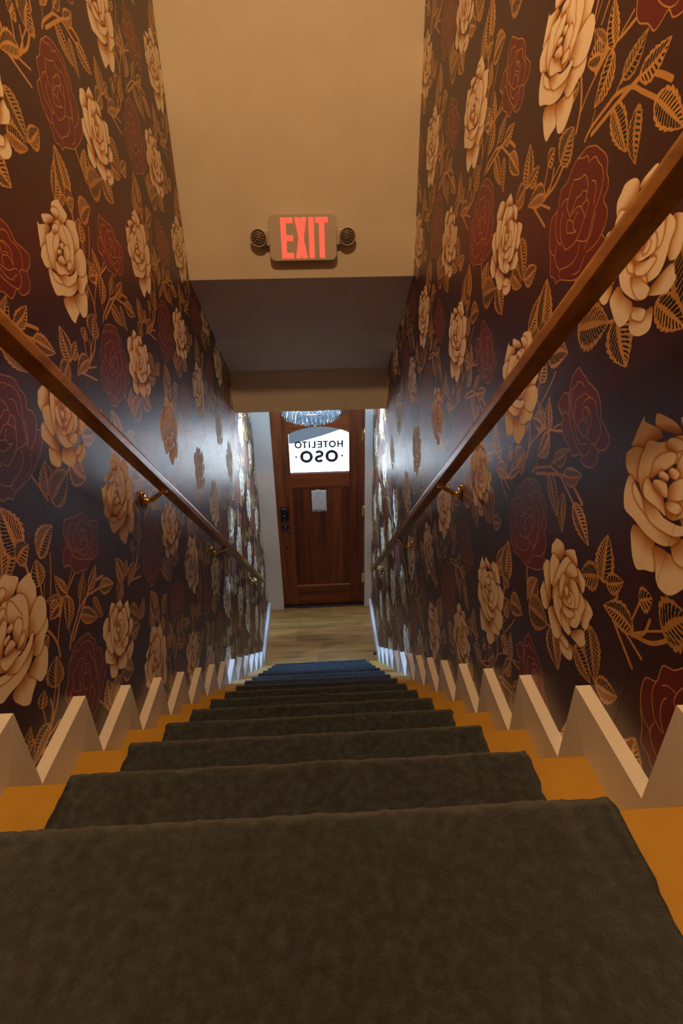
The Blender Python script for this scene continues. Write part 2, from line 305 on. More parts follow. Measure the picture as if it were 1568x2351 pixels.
def wallpaper_images():
    N = 1536
    img, matt = paint_tile(PRINT, N)
    out = []
    for nm, a in (('wallpaper_print', img), ('wallpaper_matt_ink', np.repeat(matt[..., None], 3, 2))):
        im = bpy.data.images.new(nm, N, N, alpha=False)
        if nm != 'wallpaper_print': im.colorspace_settings.name = 'Non-Color'
        px = np.ones((N, N, 4), np.float32); px[..., :3] = np.clip(a, 0, 1)
        im.pixels.foreach_set(px.ravel()); im.update(); im.pack(); out.append(im)
    return out
IMG, MATT = wallpaper_images()
def wallpaper_mat(name, side):
    m, nt, b = new_mat(name)
    tc = nt.nodes.new('ShaderNodeTexCoord'); sp = nt.nodes.new('ShaderNodeSeparateXYZ')
    nt.links.new(tc.outputs['Object'], sp.inputs[0])
    def affine(sock, k, off):
        n = nt.nodes.new('ShaderNodeMath'); n.operation = 'MULTIPLY_ADD'; n.inputs[1].default_value = k; n.inputs[2].default_value = off
        nt.links.new(sock, n.inputs[0]); return n.outputs[0]
    TW, TH = 0.6361, 0.6454
    if side < 0: u = affine(sp.outputs['Y'], 1 / TW, -0.10 / TW); v = affine(sp.outputs['Z'], 1 / TH, -0.075 / TH)
    else: u = affine(sp.outputs['Y'], -1 / TW, -0.05 / TW); v = affine(sp.outputs['Z'], 1 / TH, -0.43 / TH)
    cb = nt.nodes.new('ShaderNodeCombineXYZ'); nt.links.new(u, cb.inputs[0]); nt.links.new(v, cb.inputs[1])
    b.inputs['IOR'].default_value = 1.62
    b.inputs['Coat Roughness'].default_value = 0.58; b.inputs['Coat IOR'].default_value = 1.6
    ims = []
    for im in (IMG, MATT):
        t = nt.nodes.new('ShaderNodeTexImage'); t.image = im; t.extension = 'REPEAT'; nt.links.new(cb.outputs[0], t.inputs[0]); ims.append(t)
    nt.links.new(ims[0].outputs[0], b.inputs['Base Color'])
    def ramp(a, bb):
        n = nt.nodes.new('ShaderNodeMapRange'); n.inputs['To Min'].default_value = a; n.inputs['To Max'].default_value = bb
        nt.links.new(ims[1].outputs[0], n.inputs['Value']); return n.outputs[0]
    nt.links.new(ramp(0.42, 0.66), b.inputs['Roughness'])
    nt.links.new(ramp(0.5, 0.25), b.inputs['Specular IOR Level'])
    nt.links.new(ramp(0.30, 0.15), b.inputs["Coat Weight"])
    n = nt.nodes.new('ShaderNodeTexNoise'); n.inputs['Scale'].default_value = 260; n.inputs['Detail'].default_value = 2
    nt.links.new(tc.outputs['Object'], n.inputs['Vector'])
    bp = nt.nodes.new('ShaderNodeBump'); bp.inputs['Strength'].default_value = 0.10; bp.inputs['Distance'].default_value = 0.001
    nt.links.new(n.outputs['Fac'], bp.inputs['Height']); nt.links.new(bp.outputs[0], b.inputs['Normal'])
    return m

M_paint = simple('cream_wall_paint', (0.60, 0.555, 0.48), 0.75, noise=0.03, scale=6, bump=0.25, bscale=350)
M_ceil = simple('ceiling_paint', (0.74, 0.70, 0.69), 0.8, noise=0.03, scale=6, bump=0.25, bscale=350)
M_white = simple('white_trim_paint', (0.80, 0.79, 0.78), 0.38, noise=0.02, scale=9)
M_core = simple('plaster', (0.10, 0.07, 0.07), 0.9, noise=0.1)
M_wpl = wallpaper_mat('rose_wallpaper_left', -1); M_wpr = wallpaper_mat('rose_wallpaper_right', 1)
M_tread = simple('ochre_varnished_tread', (0.47, 0.27, 0.032), 0.45, noise=0.08, scale=14)
M_rail = wood('handrail_oak', (0.22, 0.090, 0.018), (0.43, 0.205, 0.045), axis=1, fine=60, rough=0.33, stretch=12, spec=0.6)
M_brass = simple('polished_brass', (0.72, 0.52, 0.22), 0.22, metal=1.0, noise=0.06, scale=60)
M_door = wood('mahogany', (0.085, 0.020, 0.006), (0.28, 0.072, 0.017), axis=2, fine=55, rough=0.42, stretch=22, tint=True)
M_doorh = wood('mahogany_cross_grain', (0.085, 0.020, 0.006), (0.28, 0.072, 0.017), axis=0, fine=55, rough=0.42, stretch=22, tint=True)
M_plank = wood('oak_plank', (0.22, 0.090, 0.014), (0.50, 0.250, 0.060), axis=0, fine=34, rough=0.5, stretch=9, tint=True)
M_black = simple('black_bronze', (0.012, 0.012, 0.014), 0.38, metal=0.3, noise=0.2, scale=90)
M_rubber = simple('black_rubber', (0.012, 0.012, 0.012), 0.6, noise=0.2)
M_sign = simple('sign_plastic', (0.50, 0.45, 0.40), 0.45, noise=0.03)
M_lens = simple('lamp_lens', (0.12, 0.09, 0.07), 0.15, spec=0.8, noise=0.3, scale=160)
M_led = simple('lamp_reflector', (0.55, 0.5, 0.45), 0.15, metal=0.9, noise=0.1)
M_red = emit('exit_red_glow', (1.0, 0.045, 0.024), 3.2)
M_paper = simple('notice_paper', (0.66, 0.70, 0.78), 0.7, noise=0.02)
M_ink = simple('printer_ink', (0.03, 0.035, 0.045), 0.7, noise=0.1)
M_inkgrey = simple('pale_printer_ink', (0.30, 0.33, 0.40), 0.7, noise=0.1)
M_vinyl = simple('dark_vinyl_lettering', (0.020, 0.030, 0.034), 0.6, noise=0.1)
M_concrete = simple('sunlit_concrete', (0.42, 0.49, 0.57), 0.9, noise=0.06, scale=3)
M_asphalt = simple('asphalt', (0.0032, 0.0056, 0.0086), 0.9, spec=0.1, noise=0.35, scale=60)
M_facade = simple('facade_render', (0.5, 0.48, 0.45), 0.9, noise=0.05)
M_chrome = simple('chrome', (0.75, 0.77, 0.8), 0.12, metal=1.0, noise=0.03)

def thin_glass(name, tint, glossy, rough, ior=1.5):
    m = bpy.data.materials.new(name); m.use_nodes = True; nt = m.node_tree; nt.nodes.clear()
    tr = nt.nodes.new('ShaderNodeBsdfTransparent'); tr.inputs[0].default_value = (*tint, 1)
    gl = nt.nodes.new('ShaderNodeBsdfGlossy'); gl.inputs['Roughness'].default_value = rough
    fr = nt.nodes.new('ShaderNodeFresnel'); fr.inputs[0].default_value = ior
    ad = nt.nodes.new('ShaderNodeMath'); ad.operation = 'ADD'; ad.inputs[1].default_value = glossy; ad.use_clamp = True
    mx = nt.nodes.new('ShaderNodeMixShader'); o = nt.nodes.new('ShaderNodeOutputMaterial')
    nt.links.new(fr.outputs[0], ad.inputs[0]); nt.links.new(ad.outputs[0], mx.inputs[0])
    nt.links.new(tr.outputs[0], mx.inputs[1]); nt.links.new(gl.outputs[0], mx.inputs[2]); nt.links.new(mx.outputs[0], o.inputs[0])
    return m
M_pane = thin_glass('window_glass', (0.97, 0.98, 0.98), 0.0, 0.0)
M_crystal = thin_glass('cut_crystal', (0.62, 0.70, 0.75), 0.34, 0.05, 1.9)
_nt = M_crystal.node_tree; _mx = next(n for n in _nt.nodes if n.type == 'MIX_SHADER'); _o = next(n for n in _nt.nodes if n.type == 'OUTPUT_MATERIAL')
_tl = _nt.nodes.new('ShaderNodeBsdfTranslucent'); _tl.inputs[0].default_value = (0.9, 0.95, 1.0, 1)
_m2 = _nt.nodes.new('ShaderNodeMixShader'); _m2.inputs[0].default_value = 0.06
_nt.links.new(_mx.outputs[0], _m2.inputs[1]); _nt.links.new(_tl.outputs[0], _m2.inputs[2]); _nt.links.new(_m2.outputs[0], _o.inputs[0])
M_bulb = emit('cool_bulb', COOL, 14.0)

def carpet_mat():
    m, nt, b = new_mat('charcoal_loop_carpet')
    tc = nt.nodes.new('ShaderNodeTexCoord')
    def noise(sc, det):
        n = nt.nodes.new('ShaderNodeTexNoise'); n.inputs['Scale'].default_value = sc; n.inputs['Detail'].default_value = det
        nt.links.new(tc.outputs['Object'], n.inputs['Vector']); return n
    a = noise(330, 8); a.inputs['Roughness'].default_value = 0.75; c = noise(70, 6)
    r = nt.nodes.new('ShaderNodeValToRGB'); e = r.color_ramp.elements
    e[0].position = 0.38; e[0].color = (0.006, 0.011, 0.017, 1); e[1].position = 0.64; e[1].color = (0.042, 0.072, 0.100, 1)
    x = e.new(0.5); x.color = (0.0175, 0.031, 0.045, 1)
    mx = nt.nodes.new('ShaderNodeMath'); mx.operation = 'MULTIPLY_ADD'; mx.inputs[1].default_value = 0.45
    h = nt.nodes.new('ShaderNodeMath'); h.operation = 'MULTIPLY'; h.inputs[1].default_value = 0.55
    nt.links.new(c.outputs['Fac'], h.inputs[0]); nt.links.new(a.outputs['Fac'], mx.inputs[0]); nt.links.new(h.outputs[0], mx.inputs[2])
    nt.links.new(mx.outputs[0], r.inputs[0]); nt.links.new(r.outputs[0], b.inputs['Base Color'])
    b.inputs['Roughness'].default_value = 0.95; b.inputs['Specular IOR Level'].default_value = 0.1
    b.inputs['Sheen Weight'].default_value = 0.25; b.inputs['Sheen Roughness'].default_value = 0.5
    bp = nt.nodes.new('ShaderNodeBump'); bp.inputs['Strength'].default_value = 0.9; bp.inputs['Distance'].default_value = 0.004
    nt.links.new(a.outputs['Fac'], bp.inputs['Height']); nt.links.new(bp.outputs[0], b.inputs['Normal'])
    return m
M_carpet = carpet_mat()

# ---------------------------------------------------------------- the setting: walls, ceilings, floors
YB = -2.2
def side_wall(side, name, mat):
    x0 = side * (W2 + 0.002); x1 = side * (W2 + 0.14)
    wl = struct(box(name, (min(x0, x1), YB, ZF - 0.2), (max(x0, x1), YC + 0.2, TOPZ + 0.1), M_core))
    yb = [YB + 0.001] + [0.545 + 0.6361 * i - (0 if side > 0 else 0.2) for i in range(-4, 6)] + [YC + 0.05]
    for a, b in zip(yb, yb[1:]):
        xi = side * W2; xo = side * (W2 + 0.002)
        g = 0.0004
        link('wallpaper_strip', mesh_from('wallpaper_strip',
             [(xi, a + g, ZF - .02), (xi, b - g, ZF - .02), (xi, b - g, TOPZ), (xi, a + g, TOPZ), (xo, a + g, ZF - .02), (xo, b - g, ZF - .02), (xo, b - g, TOPZ), (xo, a + g, TOPZ)],
             [(0, 1, 2, 3), (0, 1, 5, 4), (1, 2, 6, 5), (2, 3, 7, 6), (3, 0, 4, 7), (4, 5, 6, 7)]), mat, wl)
    return wl
side_wall(-1, 'wall_left', M_wpl); side_wall(1, 'wall_right', M_wpr)
struct(box('wall_rear', (-W2, YB - 0.1, ZF), (W2, YB, TOPZ), M_paint))
struct(box('wall_front', (-W2, YE, ZE), (W2, YE + 0.12, TOPZ), M_paint))
struct(box('ceiling', (-W2 - .1, YB - .1, TOPZ), (W2 + .1, YE + 0.12, TOPZ + 0.1), M_ceil))
struct(prism('ceiling_slope', [(YE + 0.001, ZE - 0.0005), (YH, ZH1), (YH, ZH1 + 0.14), (YE + 0.13, ZE + 0.10)], 0, -W2, W2, M_ceil))
struct(box('wall_lintel', (-W2, YH, ZH2), (W2, YH + 0.12, ZE + 0.3), M_paint))
struct(box('ceiling_entry', (-W2, YH + 0.12, 0.42), (W2, YC + 0.2, 0.5), M_ceil))

# top landing (behind and under the camera) and entry floor
fl = struct(box('floor', (-W2, YB, LAND_Z - 0.2), (W2, nose(-1, -1)[0] - 0.10, LAND_Z), M_tread))
fe = struct(box('floor_entry', (-W2, 2.7, ZF - 0.12), (W2, YDOOR + 0.10, ZF - 0.014), M_core))
random.seed(5)
jy = [2.86, 3.055, 3.253, 3.448, 3.642, 3.843, 4.06]
for a, b in zip(jy, jy[1:]):
    xs = [-W2, random.uniform(-0.35, 0.35), W2]
    for xa, xb in zip(xs, xs[1:]):
        p = box('plank', (xa + .0006, a + .0006, ZF - 0.014), (xb - .0006, b - .0006, ZF), M_plank, fe, 0.0012, 1)
        k = random.uniform(0.85, 1.1); p.color = (k, k * random.uniform(.96, 1.03), k * random.uniform(.92, 1.03), 1)

# ---------------------------------------------------------------- staircase with treads and risers
st = empty('staircase', (0, 0, 0))
tag(st, 'narrow straight flight of ochre wooden stairs going down between two rose wallpapered walls', 'stairs')
def slab(name, k0y, pts_l, pts_r, mat, parent):
    n = len(pts_l)
    vs = [(-W2, y, z) for y, z in pts_l] + [(W2, y, z) for y, z in pts_r]
    fs = [tuple(range(n)), tuple(range(n, 2 * n))] + [(i, (i + 1) % n, n + (i + 1) % n, n + i) for i in range(n)]
    return link(name, mesh_from(name, vs, fs), mat, parent)
OV = 0.010
for k in range(-1, NK + 1):
    tl, tr, rl, rr = [], [], [], []
    for s, ta, ra in ((-1, tl, rl), (1, tr, rr)):
        y, z = nose(s, k)
        y0 = nose(s, k - 1)[0] - OV if k >= 0 else y - 0.10
        zb = nose(s, k + 1)[1] if k < NK else ZF
        ta += [(y0, z), (y - .004, z), (y, z - .004), (y, z - .028), (y0, z - .028)]
        ra += [(y - OV - .02, z - .028), (y - OV, z - .028), (y - OV, zb), (y - OV - .02, zb)]
    slab('tread', k, tl, tr, M_tread, st); slab('riser', k, rl, rr, M_tread, st)

# ---------------------------------------------------------------- stepped skirting, one mitred board along each tread and each riser
def skirt(side):
    base = struct(empty('baseboard_left' if side < 0 else 'baseboard_right'))
    xi = side * (W2 - SK); xo = side * W2
    def board(poly):
        n = len(poly)
        vs = [(xi, y, z) for y, z in poly] + [(xo, y, z) for y, z in poly]
        # slightly eased mitre: shrink by a hair so that the joint shows
        cy = sum(p[0] for p in poly) / n; cz = sum(p[1] for p in poly) / n
        fs = [tuple(range(n)), tuple(range(n, 2 * n))] + [(i, (i + 1) % n, n + (i + 1) % n, n + i) for i in range(n)]
        o = link('skirting_board', mesh_from('skirting_board', vs, fs), M_white, base)
        return o
    g = 0.0005
    for k in range(-1, NK + 1):
        py_, pz_ = peak(side, k); ny, nz = nose(side, k)
        if k >= 0:
            qy = peak(side, k - 1)[0]; rise_y = nose(side, k - 1)[0] - OV
        else:
            qy = YB + 0.02; rise_y = YB + 0.02
        # along the tread: from the inner corner (valley) to the outer corner (peak)
        board([(qy, pz_), (py_ - g, pz_), (ny - g, nz), (rise_y, nz)])
        # down the riser
        if k < NK:
            z2 = peak(side, k + 1)[1]; n2 = nose(side, k + 1)[1]
        else:
            z2 = ZF + 0.098 if side < 0 else ZF; n2 = ZF
        if k < NK or side > 0:
            board([(ny, nz - g), (py_, pz_ - g), (py_, z2), (ny - OV, n2), (ny - OV, nz - .028)])
        else:
            board([(ny, nz - g), (py_, pz_ - g), (py_, z2), (py_, ZF), (ny - OV, ZF), (ny - OV, nz - .028)])
    y0 = peak(side, NK)[0] + g
    zt = ZF + 0.098
    x1 = side * (W2 - SK * 0.93)
    b = mesh_from('skirting_board', [(x1, y0, ZF), (x1, YC, ZF), (x1, YC, zt), (x1, y0, zt), (xo, y0, ZF), (xo, YC, ZF), (xo, YC, zt), (xo, y0, zt)],
                  [(0, 1, 2, 3), (4, 5, 6, 7), (0, 1, 5, 4), (1, 2, 6, 5), (2, 3, 7, 6), (3, 0, 4, 7)])
    link('skirting_board', b, M_white, base)
skirt(-1); skirt(1)

# ---------------------------------------------------------------- stair runner: one long carpet over every step
def runner():
    TH = 0.011
    prof = []                                   # (kind, k, dy, dz) relative to the nosing of step k
    P = []
    def nosing_pts(x):
        pts = []
        y, z = nose_at(x, -1)
        yy = YB + 0.05
        while yy < y - 0.05: pts.append((yy, z + TH)); yy += 0.014 if yy > -0.75 else 0.1
        for k in range(-1, NK + 1):
            y, z = nose_at(x, k)
            if k >= 0:
                yp, zp = nose_at(x, k - 1)
                ya = yp + TH * 0.6
                n = 14
                for i in range(n):
                    t = i / (n - 1); yy = ya + 0.010 + (y - 0.013 - ya - 0.010) * t
                    pts.append((yy, z + TH + 0.004 * (1 - t) ** 6))
            r = 0.024
            for i in range(9):
                a = math.pi / 2 - i / 8 * math.radians(112)
                pts.append((y - 0.009 + r * math.cos(a) * 1.15 , z + TH - r + r * math.sin(a)))
            zb = nose_at(x, k + 1)[1] if k < NK else ZF
            n = 10
            z0 = pts[-1][1]; y0 = pts[-1][0]
            for i in range(1, n):
                t = i / n
                zz = z0 + (zb + TH + 0.010 - z0) * t
                pts.append((y0 + (y + 0.001 - y0) * min(1, t * 2.2), zz))
            pts.append((y + 0.004, zb + TH + 0.004 if k < NK else zb))
        return pts
    nx = 84
    xs = [-0.413 + 0.827 * i / nx for i in range(nx + 1)]
    rows = [nosing_pts(x) for x in xs]
    rng = np.random.RandomState(2)
    n = len(rows[0])
    verts = np.zeros((nx + 1, n, 3), np.float32)
    for i, x in enumerate(xs):
        verts[i, :, 0] = x
        verts[i, :, 1:] = rows[i]
    jit = rng.normal(0, 1, (nx + 1, n, 3)) * (0.0006, 0.0007, 0.0008)
    low = np.repeat(np.repeat(rng.normal(0, 0.0007, (nx // 6 + 2, n // 6 + 2)), 6, 0), 6, 1)[:nx + 1, :n]
    verts += jit; verts[:, :, 2] += low
    verts[0, :, 0] += rng.normal(0, 0.0016, n); verts[-1, :, 0] += rng.normal(0, 0.0016, n)
    V = verts.reshape(-1, 3).tolist()
    F = []
    for i in range(nx):
        for j in range(n - 1):
            a = i * n + j; F.append((a, a + 1, a + n + 1, a + n))
    # turned-down side edges
    for i in (0, nx):
        base = len(V)
        for j in range(n):
            x, y, z = V[i * n + j]
            j0, j1 = max(j - 1, 0), min(j + 1, n - 1)
            dy = V[i * n + j1][1] - V[i * n + j0][1]; dz = V[i * n + j1][2] - V[i * n + j0][2]
            L = math.hypot(dy, dz) or 1
            V.append((x + (-0.002 if i == 0 else 0.002), y + dz / L * 0.011, z - dy / L * 0.011))
        for j in range(n - 1): F.append((i * n + j, i * n + j + 1, base + j + 1, base + j))
    me = bpy.data.meshes.new('stair_runner'); me.from_pydata(V, [], F); me.update()
    me.polygons.foreach_set('use_smooth', [True] * len(me.polygons))
    o = link('stair_runner', me, M_carpet)
    tag(o, 'charcoal carpet runner down the middle of the ochre stairs', 'carpet')
runner()

# ---------------------------------------------------------------- handrails on brass brackets
def rail_z(side, y):
    """underside of the rail above the floor line of the stairs"""
    ab = (0.985 - 0.013 * y) if side < 0 else (0.946 + 0.024 * y)
    return -DZ - (y + DY) * SL + ab
def handrail(side):
    label = ('wooden handrail on brass brackets along the left rose wallpapered wall' if side < 0 else
             'wooden handrail on brass brackets along the right rose wallpapered wall')
    xr = side * 0.477
    root = empty('handrail', (xr, 1.3, rail_z(side, 1.3))); tag(root, label, 'handrail', 'handrails of the staircase')
    bpy.context.view_layer.update()
    inv = Matrix.Translation(root.location).inverted()
    def keep(o, parent=root):
        o.parent = parent
        if parent is root: o.matrix_parent_inverse = inv
        return o
    ya, yb = -0.62, 3.13 if side < 0 else 3.15
    A = Vector((xr, ya, rail_z(side, ya))); B = Vector((xr, yb, rail_z(side, yb)))
    d = (B - A).normalized(); xv = Vector((1, 0, 0)); nv = xv.cross(d); 
    if nv.z < 0: nv = -nv
    # section: flat underside, straight sides, rounded top
    hw, H = 0.0200, 0.0395
    sec = [(-hw + .0025, 0), (hw - .0025, 0), (hw, .0025), (hw, .0195)]
    for i in range(1, 18):
        a = math.pi * i / 18
        sec.append((hw * math.cos(a), .0195 + (H - .0195) * math.sin(a)))
    sec += [(-hw, .0195), (-hw, .0025)]
    ns = 24; vs = []; fs = []; n = len(sec)
    # the end is mitred for the return to the wall
    for i in range(ns + 1):
        p = A + (B - A) * (i / ns)
        for u, v in sec:
            q = p + xv * u + nv * v
            if i == ns: q = q + d * (side * -u)          # 45 degree mitre in plan
            vs.append(q)
    for i in range(ns):
        for j in range(n): fs.append((i * n + j, i * n + (j + 1) % n, (i + 1) * n + (j + 1) % n, (i + 1) * n + j))
    fs += [tuple(range(n)), tuple(range(ns * n, (ns + 1) * n))]
    o = link('rail', mesh_from('rail', vs, fs), M_rail); smooth_by_angle(o, 28); keep(o)
    # return piece to the wall
    vs = []; fs = []
    for i in range(2):
        for u, v in sec:
            q = B + nv * v + d * (side * -u)
            if i == 0: q = q + xv * u
            else: q = Vector((side * (W2 - 0.001), 0, 0)) + Vector((0, q.y, q.z))
            vs.append(q)
    for j in range(n): fs.append((j, (j + 1) % n, n + (j + 1) % n, n + j))
    fs += [tuple(range(n)), tuple(range(n, 2 * n))]
    o = link('rail_return', mesh_from('rail_return', vs, fs), M_rail); smooth_by_angle(o, 28); keep(o)
    ys = (0.938, 1.80, 2.98) if side < 0 else (0.975, 1.84, 2.99)
    for yy in ys:
        zr = rail_z(side, yy); zp = -DZ - (yy + DY) * SL + 0.937
        br = keep(empty('bracket', (0, 0, 0)))
        # wall plate: upright oval, domed
        bm = bmesh.new()
        pl = []
        for i in range(20):
            a = 2 * math.pi * i / 20
            pl.append((0.0155 * math.cos(a), 0.033 * math.sin(a) * (1 if abs(math.sin(a)) < 2 else 1)))
        rings = []
        for off, sc in ((0, 1), (0.004, 1), (0.007, .82)):
            rings.append([bm.verts.new((side * (W2 - off - .0005), yy + a * sc, zp + b * sc)) for a, b in pl])
        for P_, Q_ in zip(rings, rings[1:]):
            for i in range(20): bm.faces.new((P_[i], P_[(i + 1) % 20], Q_[(i + 1) % 20], Q_[i]))
        bm.faces.new(rings[0]); bm.faces.new(rings[-1])
        o = link('wall_plate', bm_mesh('wall_plate', bm), M_brass, br); smooth_by_angle(o, 50)
        for dz in (0.023, -0.023):
            o = lathe('screw', [(0.006, 0), (0.006, 0.002), (0.004, 0.004), (0, 0.0045)], (side * (W2 - 0.007), yy, zp + dz), (-side, 0, 0), M_brass, br, 10)
        bm = bmesh.new()
        pts = []; rad = []
        X0 = side * (W2 - 0.006); Z1 = zr - 0.006
        ctrl = [(X0, zp - 0.004), (side * (W2 - .022), zp - .006), (side * (W2 - .038), zp + .004), (side * (W2 - .058), Z1 - .012), (side * (W2 - .070), Z1 - .002), (side * (W2 - .084), Z1)]
        for i in range(len(ctrl) - 1):
            for t in (0, .5):
                pts.append((ctrl[i][0] + (ctrl[i + 1][0] - ctrl[i][0]) * t, yy, ctrl[i][1] + (ctrl[i + 1][1] - ctrl[i][1]) * t))
        pts.append((ctrl[-1][0], yy, ctrl[-1][1]))
        rad = [0.013, 0.0105, 0.009, 0.0085, 0.008, 0.0075, 0.007, 0.007, 0.007, 0.007, 0.0065]
        add_tube(bm, pts, rad, 12)
        o = link('arm', bm_mesh('arm', bm), M_brass, br); smooth_by_angle(o, 60)
        # saddle plate under the rail
        c = Vector((xr, yy, zr)); vs = []
        for sgn in (-1, 1):
            for u, v in ((-.014, -.0035), (.014, -.0035), (.014, 0), (-.014, 0)):
                vs.append(c + d * (0.026 * sgn) + xv * u + nv * v)
        o = link('saddle', mesh_from('saddle', vs, [(0, 1, 2, 3), (4, 5, 6, 7), (0, 1, 5, 4), (1, 2, 6, 5), (2, 3, 7, 6), (3, 0, 4, 7)]), M_brass, br)
handrail(-1); handrail(1)

# ---------------------------------------------------------------- front door and its casing
tl = struct(box('trim_1', (-W2, YC, ZF), (-0.392, YC + 0.03, 0.42), M_white, None, 0.002, 1))
tr_ = struct(box('trim_2', (0.478, YC, ZF), (W2, YC + 0.03, 0.42), M_white, None, 0.002, 1))
struct(box('trim_3', (-0.392, YC, -0.38), (0.478, YC + 0.03, 0.42), M_white, None, 0.002, 1))
wb = struct(empty('wall_back'))
for nm, a, b in (('wall_panel', (-W2 - .14, YC + 0.03, ZF - .2), (-0.396, YC + 0.16, 0.6)), ('wall_panel', (0.482, YC + 0.03, ZF - .2), (W2 + .14, YC + 0.16, 0.6)), ('wall_panel', (-0.396, YC + 0.03, -0.37), (0.482, YC + 0.16, 0.6))):
    box(nm, a, b, M_white, wb)
box('door_jamb', (-0.3955, YC + 0.012, ZF), (-0.3864, YC + 0.155, -0.37), M_white, wb, 0.001, 1)
box('door_jamb', (0.4794, YC + 0.012, ZF), (0.4815, YC + 0.155, -0.37), M_white, wb)
box('door_jamb', (-0.3955, YC + 0.012, -0.3845), (0.4815, YC + 0.155, -0.371), M_white, wb)

door = struct(empty('door_1', (0.479, YDOOR, ZF)))
bpy.context.view_layer.update()
dinv = Matrix.Translation(door.location).inverted()
def dpart(o, parent=None, tint=None):
    o.parent = parent or door
    if parent is None: o.matrix_parent_inverse = dinv
    if tint: o.color = (tint[0], tint[1], tint[2], 1)
    return o
XL, XR, GL, GR = -0.386, 0.479, -0.230, 0.332
ZT, ZB = -0.385, ZF + 0.018
yf, yk = YDOOR, YDOOR + 0.044
dpart(box('stile', (XL, yf, ZB), (GL, yk, ZT), M_door, None, 0.003, 2), None, (1.0, 1.0, 1.0))
dpart(box('stile', (GR, yf, ZB), (XR, yk, ZT), M_door, None, 0.003, 2), None, (0.72, 0.62, 0.60))
dpart(box('rail', (GL, yf, -1.402), (GR, yk, -1.262), M_doorh, None, 0.004, 2), None, (1.0, 0.95, 0.95))
dpart(box('rail', (GL, yf, ZB), (GR, yk, -2.560), M_doorh, None, 0.004, 2), None, (0.85, 0.78, 0.78))
cxg = (GL + GR) / 2; hwg = (GR - GL) / 2
def arch(n=20, inset=0.0):
    h = 0.066; R = (hwg ** 2 + h ** 2) / (2 * h); zc = -0.798 - R
    pts = []
    for i in range(n + 1):
        x = -hwg + inset + (2 * hwg - 2 * inset) * i / n
        pts.append((cxg + x, zc + math.sqrt(R * R - x * x)))
    return pts
ar = arch()
dpart(prism('rail', ar + [(GR, ZT), (GL, ZT)], 1, yf, yk, M_doorh), None, (1.1, 1.05, 1.0))
# glass and its narrow bead
pane_y = YDOOR + 0.022
gp = dpart(prism('glass_pane', [(GL, -1.264), (GR, -1.264)] + [(x, z) for x, z in reversed(ar)], 1, pane_y, pane_y + 0.006, M_pane)); gp['label'] = 'clear arched glass pane with dark reversed lettering'
# recessed panel of vertical boards
bx = [GL, -0.185, -0.125, -0.055, 0.020, 0.085, 0.165, 0.255, GR]
tones = [(.50, .42, .42), (.62, .52, .50), (.85, .78, .78), (.78, .70, .70), (.66, .6, .6), (.86, .8, .78), (1.10, 1.1, 1.05), (.60, .5, .5)]
for (a, b), tn in zip(zip(bx, bx[1:]), tones):
    dpart(box('panel_board', (a, yf + 0.013, -2.562), (b + .0002, yk - 0.013, -1.400), M_door, None, 0.0, 1), None, tn)
mb = [((GL, yf + .004, -2.562), (GR, yf + .016, -2.551)), ((GL, yf + .004, -1.412), (GR, yf + .016, -1.401))]
for a, b in mb: dpart(box('moulding', a, b, M_doorh, None, 0.003, 1), None, (1.5, 1.45, 1.4))
for a, b in (((GL, yf + .004, -2.551), (GL + .010, yf + .016, -1.412)), ((GR - .010, yf + .004, -2.551), (GR, yf + .016, -1.412))):
    dpart(box('moulding', a, b, M_door, None, 0.003, 1), None, (.9, .85, .85))
# hinges
for za, zb in ((-0.95, -0.832), (-1.740, -1.623), (-2.539, -2.417)):
    h_ = dpart(empty('hinge', (0, 0, 0)))
    h_.matrix_parent_inverse = Matrix.Translation(door.location).inverted()
    lathe('knuckle', [(0.0065, 0), (0.0065, zb - za)], (0.4785, yf - 0.006, za), (0, 0, 1), M_brass, h_, 12)
    lathe('pin_cap', [(0.0075, 0), (0.0075, 0.004), (0.003, 0.007)], (0.4785, yf - 0.006, zb), (0, 0, 1), M_brass, h_, 12)
    box('leaf', (0.452, yf - 0.0022, za), (0.477, yf - 0.0002, zb), M_brass, h_)
# keypad deadlock
kp = dpart(empty('keypad_lock', (0, 0, 0)))
o = box('lock_body', (-0.352, yf - 0.032, -1.756), (-0.276, yf - 0.0005, -1.613), M_black, kp, 0.012, 3)
o = box('lock_cover', (-0.347, yf - 0.036, -1.650), (-0.281, yf - 0.030, -1.620), M_rubber, kp, 0.003, 2)
lathe('lock_turn', [(0.006, 0), (0.006, .004), (0, .006)], (-0.314, yf - 0.032, -1.690), (0, -1, 0), M_chrome, kp, 12)
lathe('lock_screw', [(0.005, 0), (0.005, .002), (0, .003)], (-0.314, yf - 0.032, -1.741), (0, -1, 0), M_chrome, kp, 12)
# lever
lv = dpart(empty('lever_handle', (0, 0, 0)))
lathe('rose', [(0.034, 0), (0.034, .006), (0.028, .012), (0.014, .016), (0.012, .045), (0, .046)], (-0.312, yf - .0005, -1.838), (0, -1, 0), M_black, lv, 24)
bm = bmesh.new(); add_tube(bm, [(-0.312, yf - .040, -1.842), (-0.285, yf - .046, -1.860), (-0.25, yf - .047, -1.866), (-0.222, yf - .046, -1.858), (-0.198, yf - .042, -1.864)], [.009, .008, .007, .0065, .005], 10)
o = link('lever', bm_mesh('lever', bm), M_black, lv); smooth_by_angle(o, 60)
dpart(lathe('door_viewer', [(0.012, 0), (0.012, .004), (0.009, .007), (0.006, .005), (0, .005)], (-0.313, yf - .0005, -2.075), (0, -1, 0), M_black, None, 16))
dpart(box('latch_plate', (XL - .0015, yf + .004, -1.875), (XL + .0005, yf + .036, -1.800), M_black))
o = struct(box('trim_4', (-0.392, YC + 0.02, ZF), (0.478, YDOOR + 0.06, ZF + 0.016), M_black, None, 0.003, 1))   # threshold

